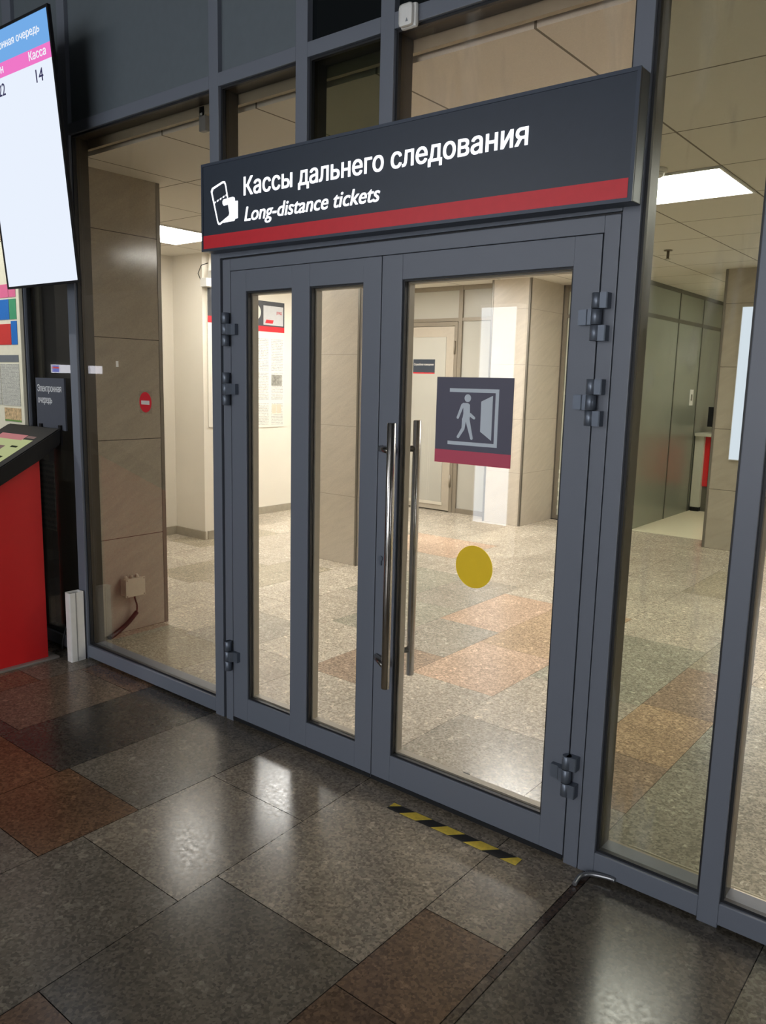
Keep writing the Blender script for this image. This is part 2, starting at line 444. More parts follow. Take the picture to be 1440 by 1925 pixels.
struct('baseboard_recess', (-5.15, -5.132, 3.315, 5.85, 0, .085), WALLG, 'grey stone skirting under the farther information board', 'baseboard')
struct('wall_right', (4.4, 4.5, .11, 6.4, 0, ZC), WALLW, 'cream wall at the right end of the ticket hall', 'wall')
struct('wall_back_right', (.3, 4.4, 6.5, 6.6, 0, ZC), WALLW, 'cream back wall right of the lit pillar', 'wall')
struct('wall_corridor_end', (-1.49, .4, 9.5, 9.6, 0, ZC), WALLW, 'cream end wall of the corridor', 'wall')
struct('wall_corridor_right', (.3, .4, 6.6, 9.5, 0, ZC), WALLW, 'cream right wall of the corridor', 'wall')

# ------------------------------------------------------------------ ceiling lights of the hall
def ceiling_light(x0, x1, y0, y1, label, z=ZC, mat=None, group='square light panels in the hall ceiling'):
    t = empty('ceiling_light', ((x0+x1)/2, (y0+y1)/2, z))
    bm = bmesh.new()
    for b in ((x0, x1, y0, y0+.012), (x0, x1, y1-.012, y1), (x0, x0+.012, y0+.012, y1-.012), (x1-.012, x1, y0+.012, y1-.012)):
        box(bm, b[0], b[1], b[2], b[3], z-.012, z)
    keep(link('frame', bm, WHITEPL), t)
    mbox('diffuser', (x0+.012, x1-.012, y0+.012, y1-.012, z-.008, z-.001), mat or LAMP, t)
    return tag(t, label, 'ceiling light', group)
ceiling_light(-.18, .50, 2.18, 2.86, 'bright square ceiling panel seen through the olive pane right of the door')
ceiling_light(-4.16, -3.48, 1.50, 2.18, 'bright square ceiling panel seen between the left pillar and the sign')
ceiling_light(-4.16, -3.48, 2.86, 3.54, 'square ceiling panel beside the cream pier')
ceiling_light(-2.2, -1.52, 4.22, 4.90, 'square ceiling panel in the middle of the hall')
ceiling_light(-4.16, -3.48, 4.22, 4.90, 'square ceiling panel before the service door')
ceiling_light(1.86, 2.54, 2.18, 2.86, 'square ceiling panel at the right of the hall')
ceiling_light(1.2, 1.88, 4.22, 4.90, 'square ceiling panel at the right rear of the hall')
ceiling_light(-.5, .18, 7.0, 7.68, 'square ceiling panel in the corridor behind the far pillar')
sm = empty('smoke_detector', (.205, 2.07, ZC)); tag(sm, 'small round white smoke detector on the ceiling beside the bright panel', 'smoke detector')
mtube('base', [(.205, 2.07, ZC-.001), (.205, 2.07, ZC-.018)], .05, WHITEPL, sm, 24)
mtube('sensor_head', [(.205, 2.07, ZC-.018), (.205, 2.07, ZC-.036), (.205, 2.07, ZC-.044)], [.038, .034, .022], WHITEPL, sm, 24)
sk = empty('sprinkler', (-.65, 4.64, ZC)); tag(sk, 'small dark sprinkler head hanging from the hall ceiling', 'sprinkler')
mtube('rosette', [(-.65, 4.64, ZC-.001), (-.65, 4.64, ZC-.008)], .035, ALU, sk, 20)
mtube('nozzle', [(-.65, 4.64, ZC-.008), (-.65, 4.64, ZC-.07), (-.65, 4.64, ZC-.075)], [.012, .012, .028], ALU, sk, 14)

# ------------------------------------------------------------------ facade
front = tag(empty('wall_front', (-.2, 0, 0)), 'graphite framework of the glazed partition between lobby and hall', 'glazed partition', kind='structure')
D = .107           # frame depth
ZT = 3.95
def member(name, x0, x1, z0, z1, y0=0., y1=D, mat=FRAME, bev=.0025):
    o = mbox(name, (x0, x1, y0, y1, z0, z1), mat, front, bev); return o
def mullion(x0, x1, z0=0., z1=ZT): return member('mullion', x0, x1, z0, z1)
MUL = [(-2.755, -2.66), (-2.19, -2.118), (-.982, -.921), (.914, .970), (1.309, 1.370), (2.35, 2.41)]
for a, b in MUL: mullion(a, b)
mullion(-.457, -.394, 2.19); mullion(-.031, .031, 2.19)
for a, b in ((-3.6, -2.755), (-2.66, -2.19), (-2.118, -.982), (-.921, -.457), (-.394, -.031), (.031, .914), (.970, 1.309), (1.37, 2.35)):
    member('transom', a, b, 2.832, 2.886)
for a, b in ((-3.6, -2.755), (-2.66, -2.19), (-2.118, -.982), (.970, 1.309), (1.37, 2.35)):
    member('sill', a, b, .012, .082)
member('door_header', -.921, .914, 2.128, 2.19)
# black strips stand for the shade in the gaps; door frame stiles
mbox('gap_shade', (-.921, -.903, .03, D, 0, 2.128), GASKET, front)
member('door_jamb', -.903, -.853, 0, 2.121, 0, .075)
member('door_jamb', .861, .911, 0, 2.121, 0, .075)
member('door_head', -.853, .861, 2.071, 2.121, 0, .075)
mbox('gap_shade', (.911, .914, .01, .07, 0, 2.121), GASKET, front)
mbox('gap_shade', (-.903, .911, .01, .07, 2.121, 2.128), GASKET, front)
# infill panels above the transom, one per bay
for a, b in ((-3.6, -2.755), (-2.66, -2.19), (-2.118, -.982), (-.921, -.457)):
    mbox('infill_panel', (a, b, .022, .05, 2.886, ZT), PANEL, front)
for a, b in ((-.394, -.031), (.031, .914), (.970, 1.309), (1.37, 2.35)):
    mbox('spandrel_panel', (a, b, .028, .05, 2.886, ZT), DARKGLASS, front)
mbox('plinth_strip', (-2.118, -.93, D, .17, 0, .02), DIRTY, front)
mbox('plinth_strip', (.94, 1.36, D, .215, 0, .02), DIRTY, front)
mbox('plinth_strip', (1.362, 2.35, D, .205, 0, .024), plain('lit_plinth', s2l(236, 230, 212), .5), front)  # same ledge, paler here: hall light put into its colour
mbox('spandrel_panel', (-7, -3.6, 0, .05, 0, 4.6), plain('lobby_end_wall', s2l(84, 84, 82), .5), front)
mbox('spandrel_panel', (2.41, 7, 0, .05, 0, 4.6), plain('lobby_end_wall_b', s2l(84, 84, 82), .5), front)
mbox('spandrel_panel', (-3.6, 2.41, 0, .08, ZT, 4.6), PANEL, front)
# panes
def window(n, x0, x1, z0, z1, mat, label, yg=.033):
    o = mbox('window_%d' % n, (x0, x1, yg, yg+.006, z0, z1), mat)
    tag(o, label, 'window', kind='structure')
    bm = bmesh.new()
    g = .009
    for b in ((x0, x0+g, z0, z1), (x1-g, x1, z0, z1), (x0+g, x1-g, z0, z0+g), (x0+g, x1-g, z1-g, z1)):
        box(bm, b[0], b[1], yg-.018, yg-.001, b[2], b[3])
    link('gasket', bm, GASKET, o)
    bm = bmesh.new(); g = .004
    for b in ((x0, x0+g, z0, z1), (x1-g, x1, z0, z1), (x0+g, x1-g, z1-g, z1)):
        box(bm, b[0], b[1], yg+.0065, D-.001, b[2], b[3])
    link('inner_reveal', bm, REVEAL, o)
    return o
window(1, -2.66, -2.19, .082, 2.832, GLASS_L, 'narrow dark pane behind the ticket kiosk')
window(2, -2.118, -.982, .082, 2.832, GLASS_L, 'tall pane left of the double door showing the tiled pillar')
window(3, -.921, -.457, 2.19, 2.832, GLASS_L, 'small upper pane above the left end of the sign')
window(4, -.394, -.031, 2.19, 2.832, GLASS_D, 'small dark upper pane, second from the left above the sign')
window(5, .031, .914, 2.19, 2.832, GLASS_P, 'wide upper pane above the right half of the sign')
window(6, .970, 1.309, .082, 2.832, GLASS_R, 'narrow olive pane right of the double door')
window(7, 1.37, 2.35, .082, 2.832, GLASS_C, 'clear pane at the right edge of the photo')
# backing: dark block behind the narrow pane by the kiosk
struct('wall_behind_kiosk', (-2.85, -2.33, .12, .14, 0, 2.82), plain('dark_backing', s2l(66, 66, 66), .5), 'dark backing wall behind the narrow pane by the kiosk', 'wall')

# ------------------------------------------------------------------ doors
def leaf(n, x0, x1, openings, label):
    t = empty('door_%d' % n, ((x0+x1)/2, 0, .012)); tag(t, label, 'door', kind='structure')
    bm = bmesh.new(); zb, zt = .012, 2.069; gb, gt = .137, 1.980
    xs = [x0] + [v for o in openings for v in o] + [x1]
    for i in range(0, len(xs), 2): box(bm, xs[i], xs[i+1], 0, .062, zb, zt, .002)
    for a, b in openings:
        box(bm, a, b, 0.0005, .062, zb, gb, .002); box(bm, a, b, 0.0005, .062, gt, zt, .002)
    keep(link('frame', bm, FRAME), t)
    for a, b in openings:
        mbox('glass_pane', (a, b, .024, .030, gb, gt), GLASS_DOOR, t)
        bm = bmesh.new(); g = .007
        for q in ((a, a+g, gb, gt), (b-g, b, gb, gt), (a+g, b-g, gb, gb+g), (a+g, b-g, gt-g, gt)): box(bm, q[0], q[1], .008, .0235, q[2], q[3])
        keep(link('gasket', bm, GASKET), t)
        bm = bmesh.new(); g = .012
        for q in ((a, a+g, gb, gt), (b-g, b, gb, gt), (a+g, b-g, gb, gb+g), (a+g, b-g, gt-g, gt)): box(bm, q[0], q[1], .031, .0615, q[2], q[3])
        keep(link('glazing_bead', bm, FRAME_IN), t)
    return t
dl = leaf(1, -.849, -.002, [(-.752, -.473), (-.372, -.090)], 'left leaf of the grey double door, two narrow panes')
dr = leaf(2, .002, .857, [(.096, .767)], 'right leaf of the grey double door, one wide pane and a long steel handle')
mbox('kick_seal', (-.85, -.003, -.004, .0, .010, .026), GASKET, dl)
mbox('kick_seal', (.003, .857, -.004, .0, .010, .026), GASKET, dr)
def hinge(door, x, side, z0):
    """three-knuckle door hinge; side=+1: leaf lies to the right of the pin"""
    t = empty('hinge', (x, 0, z0)); h = .145/3; r = .0165; yc = -.021
    bm = bmesh.new()
    for k in range(3):
        za, zb = z0+k*h+.001, z0+(k+1)*h-.001
        tube(bm, [(x, yc, za), (x, yc, za+.001), (x, yc, zb-.001), (x, yc, zb)], [r-.0015, r, r, r-.0015], 20)
    bmesh.ops.recalc_face_normals(bm, faces=bm.faces)
    keep(link('knuckles', bm, HINGE), t)
    bm = bmesh.new(); za, zb = z0+h+.001, z0+2*h-.001
    pts = [(x, yc-r*.62), (x+side*.024, yc-r*.62), (x+side*.034, -.019), (x+side*.06, -.019), (x+side*.06, -.0005), (x, -.0005)]
    def slab(pts, za, zb):
        a = [bm.verts.new((px, py, za)) for px, py in pts]; b = [bm.verts.new((px, py, zb)) for px, py in pts]
        bm.faces.new(a); bm.faces.new(b[::-1])
        for i in range(len(pts)): bm.faces.new((a[i], b[i], b[(i+1) % len(pts)], a[(i+1) % len(pts)]))
    slab(pts, za, zb); bmesh.ops.recalc_face_normals(bm, faces=bm.faces)
    keep(link('leaf_plate', bm, HINGE), t)
    bm = bmesh.new()
    w = .036 if side < 0 else .012
    for k in (0, 2):
        slab([(x, yc-r*.62), (x-side*(w-.003), yc-r*.62), (x-side*w, -.028), (x-side*w, -.0005), (x, -.0005)], z0+k*h+.001, z0+(k+1)*h-.001)
    bmesh.ops.recalc_face_normals(bm, faces=bm.faces)
    keep(link('jamb_plate', bm, HINGE), t)
    keep(t, door)
for z0 in (.256, 1.492, 1.750):
    hinge(dl, -.862, 1, z0); hinge(dr, .862, -1, z0)
def pull(name, y, x, xm, z0, z1, zs, ymount, r=.0165):
    t = empty(name, (x, y, z0))
    bm = bmesh.new(); tube(bm, [(x, y, z0), (x, y, z0+.002), (x, y, z1-.002), (x, y, z1)], [r-.002, r, r, r-.002], 28)
    bmesh.ops.recalc_face_normals(bm, faces=bm.faces); keep(link('grip_bar', bm, STEEL), t)
    for z in zs:
        mtube('standoff', [(xm, ymount, z), (xm, ymount+(y-ymount)*.1, z), (x, y, z)], .0125, STEEL, t)
    keep(t, dr)
pull('pull_handle', -.078, .126, .020, .452, 1.466, (.535, 1.362), 0.)
pull('pull_handle', .145, .076, .030, .432, 1.469, (.540, 1.358), .062)
# lock cylinder below the upper standoff
t = empty('lock_cylinder', (.028, 0, .93))
mtube('rose', [(.028, .002, .935), (.028, -.006, .935)], .0105, HINGE, t, 20)
mbox('key_slot', (.0235, .0325, -.0055, .001, .908, .930), HINGE, t)
keep(t, dr)

# ------------------------------------------------------------------ illuminated sign over the door
sg = empty('illuminated_sign', (0, -.034, 2.32))
tag(sg, 'dark illuminated long-distance ticket sign with a red stripe above the double door', 'sign')
SX0, SX1, SZ0, SZ1 = -.957, .969, 2.143, 2.501
mbox('housing', (SX0, SX1, -.062, -.001, SZ0, SZ1), plain('sign_housing', s2l(56, 64, 75), .35, .2), sg, .003)
bm = bmesh.new(); g = .011
for b in ((SX0, SX0+g, SZ0, SZ1), (SX1-g, SX1, SZ0, SZ1), (SX0+g, SX1-g, SZ0, SZ0+g), (SX0+g, SX1-g, SZ1-g, SZ1)):
    box(bm, b[0], b[1], -.069, -.0625, b[2], b[3])
keep(link('face_frame', bm, plain('sign_edge', s2l(60, 69, 83), .38, .2)), sg)
mbox('face_panel', (SX0+g, SX1-g, -.066, -.0625, SZ0+g, SZ1-g), SIGNBLK, sg)
mbox('red_stripe', (SX0+g, SX1-g-.004, -.0668, -.0661, 2.1545, 2.2085), SIGNRED, sg)
FS = facing(-.0663)
text('main_lettering', 'Кассы дальнего следования', -.684, .621, 2.347, .066, LITTLE, FS, sg, offset=.022)
text('english_lettering', 'Long-distance tickets', -.680, .037, 2.246, .054, LITTLE, FS, sg, shear=.22, offset=.018)
# ticket held in a hand
ic = empty('ticket_icon', (-.8, -.067, 2.33))
bm = bmesh.new()
OUT = [(-.894, 2.386), (-.886, 2.399), (-.816, 2.418), (-.804, 2.417), (-.797, 2.406), (-.766, 2.282), (-.770, 2.272), (-.836, 2.245), (-.846, 2.247), (-.852, 2.256)]
cx = sum(p[0] for p in OUT)/len(OUT); cz = sum(p[1] for p in OUT)/len(OUT)
INN = [(cx+(x-cx)*.86, cz+(z-cz)*.905) for x, z in OUT]
n = len(OUT)
for i in range(n):
    j = (i+1) % n
    prism(bm, [OUT[i], OUT[j], INN[j], INN[i]], -.0678, -.0663)
keep(link('ticket_outline', bm, LITTLE), ic)
bm = bmesh.new()
for k in range(5):
    a = k/4; x = -.868+a*.075; z = 2.3385+a*.0225
    prism(bm, [(x-.005, z-.0045), (x+.0045, z-.0015), (x+.005, z+.0045), (x-.0045, z+.0015)], -.0678, -.0663)
keep(link('perforation', bm, LITTLE), ic)
mprism('hand', [(-.818, 2.338), (-.812, 2.345), (-.752, 2.349), (-.742, 2.345), (-.739, 2.331), (-.722, 2.330), (-.722, 2.262), (-.738, 2.261), (-.745, 2.253), (-.812, 2.252), (-.815, 2.258), (-.768, 2.279), (-.778, 2.322), (-.810, 2.320), (-.817, 2.327)], -.0678, -.0663, LITTLE, ic)
keep(ic, sg)
for x in (-.7, .7): mbox('mounting_bracket', (x-.02, x+.02, -.001, .0, 2.15, 2.19), FRAME, sg)
sg.rotation_euler = (0, math.radians(.35), 0)

# ------------------------------------------------------------------ stickers on the glass
ps = empty('door_pictogram_sign', (.408, .0235, 1.33))
tag(ps, 'dark square sticker of a person walking to an open door on the right pane', 'sign')
y1 = .0236
mbox('backing', (.250, .566, y1-.0012, y1, 1.330, 1.635), PICTBG, ps)
mbox('red_band', (.250, .566, y1-.0017, y1-.0012, 1.330, 1.377), PICTRED, ps)
ya, yb = y1-.0019, y1-.0012
bm = bmesh.new()
prism(bm, [(.307, 1.596), (.510, 1.596), (.510, 1.397), (.305, 1.397), (.305, 1.4095), (.4965, 1.4095), (.4965, 1.583), (.307, 1.583)], ya, yb)
keep(link('door_frame_symbol', bm, GREYSIGN), ps)
mprism('door_symbol', [(.486, 1.574), (.486, 1.420), (.440, 1.449), (.440, 1.553)], ya, yb, GREYSIGN, ps)
bm = bmesh.new()
prism(bm, circ(.384, 1.563, .0135), ya, yb)
prism(bm, [(.358, 1.541), (.366, 1.546), (.386, 1.546), (.394, 1.540), (.396, 1.500), (.394, 1.484), (.364, 1.484), (.368, 1.510), (.366, 1.535)], ya, yb)
for kq, q in enumerate((capsule((.363, 1.537), (.345, 1.494), .0058, .0048), capsule((.396, 1.506), (.413, 1.495), .0062, .0048),
          capsule((.372, 1.489), (.369, 1.456), .0085, .0065), capsule((.369, 1.456), (.349, 1.426), .0065, .0052),
          capsule((.386, 1.489), (.406, 1.424), .0088, .0056))):
    prism(bm, q, ya-.00008*(kq+1), yb)
keep(link('walking_figure_symbol', bm, GREYSIGN), ps)
o = mprism('yellow_marker', circ(.438, .965, .0775), .0224, .0236, YEL)
tag(o, 'round yellow warning sticker on the right door pane', 'sticker')
ne = empty('no_entry_sticker', (-1.548, .032, 1.48))
tag(ne, 'small red round no entry sticker on the pane left of the door', 'sticker')
mbox('clear_film', (-1.599, -1.493, .0322, .0326, 1.426, 1.536), glass('sticker_film', (.97, .965, .955, 1), .6), ne)
mprism('red_disc', circ(-1.546, 1.482, .051), .0314, .0321, NORED, ne)
mbox('white_bar', (-1.581, -1.511, .0308, .0313, 1.470, 1.490), plain('no_entry_white', s2l(205, 200, 190), .5), ne)
o = mbox('paper_scrap', (-1.797, -1.775, .0315, .0326, 1.655, 1.685), plain('scrap', s2l(215, 208, 190), .5))
tag(o, 'scrap of white paper stuck on the pane left of the door', 'paper scrap')

# ------------------------------------------------------------------ small devices on the frame
d = empty('motion_detector', (.105, -.002, 2.85))
tag(d, 'small white rounded detector box on the mullion above the sign', 'detector')
mbox('back_box', (.073, .140, -.02, -.0005, 2.811, 2.888), WHITEPL, d, .009)
mbox('cover', (.075, .132, -.034, -.0195, 2.814, 2.885), WHITEPL, d, .013)
mprism('emblem', [(.106, 2.826), (.117, 2.826), (.1115, 2.838)], -.0346, -.0338, plain('emblem_grey', s2l(130, 135, 140), .5), d)
d = empty('door_contact_sensor', (-1.166, .125, 2.72))
tag(d, 'grey contact sensor at the top corner of the pane left of the door', 'sensor')
mbox('body', (-1.196, -1.150, .112, .14, 2.722, 2.832), plain('sensor_grey', s2l(150, 152, 154), .5), d, .005)
mbox('indicator', (-1.184, -1.170, .1105, .1125, 2.79, 2.80), plain('sensor_lens', s2l(200, 205, 205), .3), d)

# ------------------------------------------------------------------ hazard tape and floor bits
tp = empty('hazard_tape', (.46, -.1, .0005))
tag(tp, 'strip of black and yellow hazard tape on the floor before the right door leaf', 'tape')
TX0, TX1, TY0, TY1 = .186, .747, -.125, -.078
def flat(name, pts, z0, z1, mat):
    bm = bmesh.new(); a = [bm.verts.new((x, y, z1)) for x, y in pts]; b = [bm.verts.new((x, y, z0)) for x, y in pts]
    bm.faces.new(a); bm.faces.new(b[::-1])
    for k in range(len(pts)): bm.faces.new((a[k], b[k], b[(k+1) % len(pts)], a[(k+1) % len(pts)]))
    bmesh.ops.recalc_face_normals(bm, faces=bm.faces)
    o = link(name, bm, mat); keep(o, tp); return o
flat('black_base', [(TX0, TY0), (TX1, TY0), (TX1, TY1), (TX0, TY1)], .0002, .0009, BLKSOFT)
flat('yellow_stripe', [(TX0, TY1-.034), (.222, TY1), (TX0, TY1)], .0009, .0013, TAPEY)
for a in (.246, .392, .535): flat('yellow_stripe', [(a, TY0), (a+.077, TY0), (a+.121, TY1), (a+.044, TY1)], .0009, .0013, TAPEY)
flat('yellow_stripe', [(.686, TY0), (TX1, TY0), (TX1, TY1), (.730, TY1)], .0009, .0013, TAPEY)
def corrugated(name, pts, r, mat, label, cat, step=.006, seg=10):
    P = [Vector(p) for p in pts]; out = []
    # Catmull-Rom resample
    Q = [P[0]]+P+[P[-1]]
    for i in range(1, len(Q)-2):
        for k in range(24):
            t = k/24
            a, b, c, d_ = Q[i-1], Q[i], Q[i+1], Q[i+2]
            out.append(.5*((2*b)+(c-a)*t+(2*a-5*b+4*c-d_)*t*t+(3*b-a-3*c+d_)*t**3))
    out.append(P[-1])
    L = [0]
    for a, b in zip(out, out[1:]): L.append(L[-1]+(b-a).length)
    n = max(4, int(L[-1]/step)*2); res = []; rad = []; j = 0
    for k in range(n+1):
        s = L[-1]*k/n
        while j < len(L)-2 and L[j+1] < s: j += 1
        u = (s-L[j])/max(1e-9, L[j+1]-L[j]); res.append(out[j].lerp(out[j+1], u)); rad.append(r*(1. if k % 2 else .84))
    bm = bmesh.new(); tube(bm, res, rad, seg); bmesh.ops.recalc_face_normals(bm, faces=bm.faces)
    o = link(name, bm, mat)
    return tag(o, label, cat) if label else o
METALHOSE = plain('metal_hose', s2l(150, 152, 156), .35, .8)
corrugated('conduit_hose', [(.950, -.098, .009), (.948, -.055, .012), (.962, -.030, .016), (.990, -.016, .018), (1.03, -.007, .02), (1.05, -.006, .02)], .0085, METALHOSE, 'short grey corrugated hose at the foot of the mullion right of the door', 'hose')
corrugated('floor_conduit', [(1.00, .222, .012), (1.03, .228, .012), (1.12, .226, .012), (1.24, .225, .012), (1.40, .222, .012), (1.7, .215, .012), (2.3, .205, .012)], .008, plain('pale_hose', s2l(190, 184, 160), .5), 'thin pale corrugated conduit along the sill inside the right panes', 'conduit', .009)
o = mbox('dark_debris', (.255, .285, .30, .306, .0, .005), BLKSOFT); tag(o, 'tiny dark scrap on the hall floor near the right door pane', 'scrap')

# stub of white trunking by the kiosk
ws = empty('cable_trunking', (-2.145, -.05, 0))
tag(ws, 'short white plastic trunking stub standing on the floor beside the red kiosk', 'trunking')
def cshape(x0, x1, y0, y1, r=.014, n=6):
    pts = []
    for cx_, cy_, a0 in ((x1-r, y1-.002, 0), (x0+r, y1-.002, 0)): pass
    pts = [(x1, y1), (x1, y0+r*.6)]
    for k in range(1, n): t = math.pi/2*k/n; pts.append((x1-r*.6+r*.6*math.cos(t), y0+r*.6-r*.6*math.sin(t)))
    pts.append((x0+r, y0))
    for k in range(1, n+1): t = math.pi/2*k/n; pts.append((x0+r-r*math.sin(t), y0+r-r*math.cos(t)))
    pts.append((x0, y1)); return pts
bm = bmesh.new()
o_ = cshape(-2.178, -2.124, -.098, -.012); i_ = [(-2.151+(x+2.151)*.90, -.055+(y+.055)*.92) for x, y in o_]
def extr(bm, A, z0, z1):
    a = [bm.verts.new((*p, z0)) for p in A]; b = [bm.verts.new((*p, z1)) for p in A]
    return a, b
ao, bo = extr(bm, o_, .0, .402); ai, bi = extr(bm, i_, .0, .402)
m_ = len(o_)
for i in range(m_):
    j = (i+1) % m_
    bm.faces.new((ao[i], ao[j], bo[j], bo[i])); bm.faces.new((ai[j], ai[i], bi[i], bi[j])); bm.faces.new((bo[i], bo[j], bi[j], bi[i]))
bmesh.ops.recalc_face_normals(bm, faces=bm.faces)
keep(link('outer_cover', bm, WHITEPL), ws)
mbox('lid_seam', (-2.1275, -2.1225, -.062, -.056, .002, .400), plain('seam_grey', s2l(150, 150, 146), .5), ws)
mbox('grey_core', (-2.168, -2.134, -.085, -.025, .30, .392), plain('core_grey', s2l(120, 120, 118), .6), ws)
# loose cables behind the kiosk
corrugated('black_cable', [(-2.33, -.04, .02), (-2.29, -.05, .10), (-2.25, -.045, .18), (-2.215, -.04, .14), (-2.22, -.045, .05), (-2.24, -.06, .012), (-2.20, -.075, .01)], .006, BLKSOFT, 'loose loops of black cable between the kiosk and the trunking stub', 'cable', .01, 8)

# ------------------------------------------------------------------ queue kiosk
kx0, kx1 = -2.80, -2.28
kk = empty('queue_kiosk', (-2.54, -.4, 0))
tag(kk, 'red electronic queue kiosk with a slanted black touch console', 'kiosk')
def yz_prism(bm, pts, x0, x1):
    a = [bm.verts.new((x0, y, z)) for y, z in pts]; b = [bm.verts.new((x1, y, z)) for y, z in pts]
    bm.faces.new(a); bm.faces.new(b[::-1])
    for i in range(len(pts)): bm.faces.new((a[i], b[i], b[(i+1) % len(pts)], a[(i+1) % len(pts)]))
    bmesh.ops.recalc_face_normals(bm, faces=bm.faces)
TN = .565
zt_ = lambda y: 1.312+TN*(y+.04)
bm = bmesh.new(); yz_prism(bm, [(-.155, .012), (-.155, 1.146), (-.60, 1.146-TN*.445), (-.60, .012)], kx0+.012, kx1-.012)
keep(link('cabinet', bm, BLACK), kk)
bm = bmesh.new(); yz_prism(bm, [(-.153, .013), (-.153, 1.148), (-.602, 1.148-TN*.449), (-.602, .013)], kx1-.012, kx1)
keep(link('side_panel', bm, RED), kk)
bm = bmesh.new(); yz_prism(bm, [(-.153, .013), (-.153, 1.148), (-.602, 1.148-TN*.449), (-.602, .013)], kx0, kx0+.012)
keep(link('side_panel', bm, RED), kk)
mbox('base_plate', (kx0-.02, kx1+.03, -.66, -.10, 0, .012), plain('base_steel', s2l(150, 148, 142), .4, .4), kk, .002)
bm = bmesh.new()
yz_prism(bm, [(-.035, zt_(-.035)-.003), (-.045, zt_(-.04)), (-.66, zt_(-.66)), (-.67, zt_(-.67)-.03), (-.655, zt_(-.655)-.092), (-.15, zt_(-.15)-.100), (-.04, zt_(-.04)-.085)], kx0-.03, kx1+.03)
bmesh.ops.bevel(bm, geom=bm.edges[:], offset=.006, segments=2, affect='EDGES')
keep(link('console', bm, BLACK), kk)
def on_slope(x, s, h=.0015):   # s = distance down the slope from the upper end
    L = math.hypot(1, TN); y = -.05-s/L; n = Vector((0, -TN, 1)).normalized()
    return Vector((x, y, zt_(y)))+n*h
def slope_patch(name, x0, x1, s0, s1, mat, parent, h=.002):
    bm = bmesh.new(); q = [(x0, s0), (x1, s0), (x1, s1), (x0, s1)]
    f = bm.faces.new([bm.verts.new(on_slope(x, s, h)) for x, s in q]); bm.normal_update()
    if f.normal.z < 0: f.normal_flip()
    ex = bmesh.ops.extrude_face_region(bm, geom=[f])
    n_ = Vector((0, -TN, 1)).normalized()
    for gmt in ex['geom']:
        if isinstance(gmt, bmesh.types.BMVert): gmt.co -= n_*(h*.9)
    bmesh.ops.recalc_face_normals(bm, faces=bm.faces)
    o = link(name, bm, mat); keep(o, parent); return o
scr = slope_patch('touch_screen', kx0+.045, kx1-.045, .075, .60, emit('kiosk_screen_green', s2l(196, 204, 150), .75), kk)
PINKS = emit('kiosk_screen_pink', s2l(208, 140, 140), .7); MAUV = emit('kiosk_screen_mauve', s2l(150, 125, 120), .6)
DKT = emit('kiosk_screen_print', s2l(70, 76, 60), .4)
for (a, b, c, d_, m_) in ((kx0+.06, kx1-.16, .085, .135, PINKS), (kx1-.15, kx1-.06, .09, .11, MAUV), (kx0+.08, kx1-.23, .20, .235, MAUV), (kx0+.08, kx1-.23, .30, .335, MAUV), (kx0+.08, kx1-.23, .40, .435, MAUV)):
    o = slope_patch('screen_button', a, b, c, d_, m_, scr, .0028)
for k in range(4):
    slope_patch('screen_caption', kx1-.17, kx1-.10, .19+.1*k, .205+.1*k, DKT, scr, .0028)
pl = mbox('sign_plate', (-2.530, -2.222, -.022, -.012, 1.30, 1.588), plain('plate_dark', s2l(72, 76, 86), .45), kk)
for x in (-2.48, -2.27): mbox('plate_post', (x-.012, x+.012, -.034, -.022, 1.22, 1.33), BLACK, kk)
FP = facing(-.0222)
text('lettering', 'Электронная', -2.510, -2.252, 1.512, .037, plain('plate_white', s2l(215, 218, 222), .5), FP, pl)
text('lettering', 'очередь', -2.508, -2.355, 1.448, .037, plain('plate_white_b', s2l(215, 218, 222), .5), FP, pl)
# pale sheet behind the narrow pane
o = mbox('notice_sheet', (-2.655, -2.485, .0405, .043, .69, 1.106), paper('notice_print', s2l(120, 120, 108), s2l(60, 60, 56), 3.1, 9.))
tag(o, 'dim printed sheet behind the narrow pane right of the red kiosk', 'notice')

# ------------------------------------------------------------------ hanging queue display
qd = empty('queue_display', (0, 0, 0))
tag(qd, 'tall bright queue number screen hanging tilted at the upper left', 'display')
DW, DH = .679, 1.21; b_ = .012
def lbox(name, x0, x1, z0, z1, y0, y1, mat, parent, bev=0.):
    return mbox(name, (x0, x1, y0, y1, z0, z1), mat, parent, bev)
lbox('housing', -DW/2-b_, DW/2+b_, -DH/2-b_, DH/2+b_, .002, .014, BLACK, qd, .003)
lbox('rear_housing', -DW/2+.12, DW/2-.12, -DH/2+.1, DH/2-.1, .014, .05, BLACK, qd, .006)
bm = bmesh.new()
for q in ((-DW/2-b_, -DW/2, -DH/2-b_, DH/2+b_), (DW/2, DW/2+b_, -DH/2-b_, DH/2+b_), (-DW/2, DW/2, -DH/2-b_, -DH/2), (-DW/2, DW/2, DH/2, DH/2+b_)):
    box(bm, q[0], q[1], -.004, .0018, q[2], q[3])
keep(link('bezel', bm, BLACK), qd)
lbox('screen', -DW/2, DW/2, -DH/2, .398, -.0005, .0015, emit('screen_white', s2l(233, 241, 254), 1.0), qd)
lbox('header_band', -DW/2, DW/2, .464, DH/2, -.0005, .0015, emit('screen_blue', s2l(116, 172, 232), 1.0), qd)
lbox('column_band', -DW/2, DW/2, .398, .464, -.0005, .0015, emit('screen_pink', s2l(240, 120, 200), 1.0), qd)
FD = facing(-.0007); WT = emit('screen_text_white', s2l(240, 244, 252), 1.0); DT = emit('screen_text_dark', s2l(60, 58, 92), 1.0)
text('header_lettering', 'Электронная очередь', -.305, .258, .522, .034, WT, FD, qd)
text('column_lettering', 'Талон', -.275, -.107, .417, .036, WT, FD, qd, offset=.01)
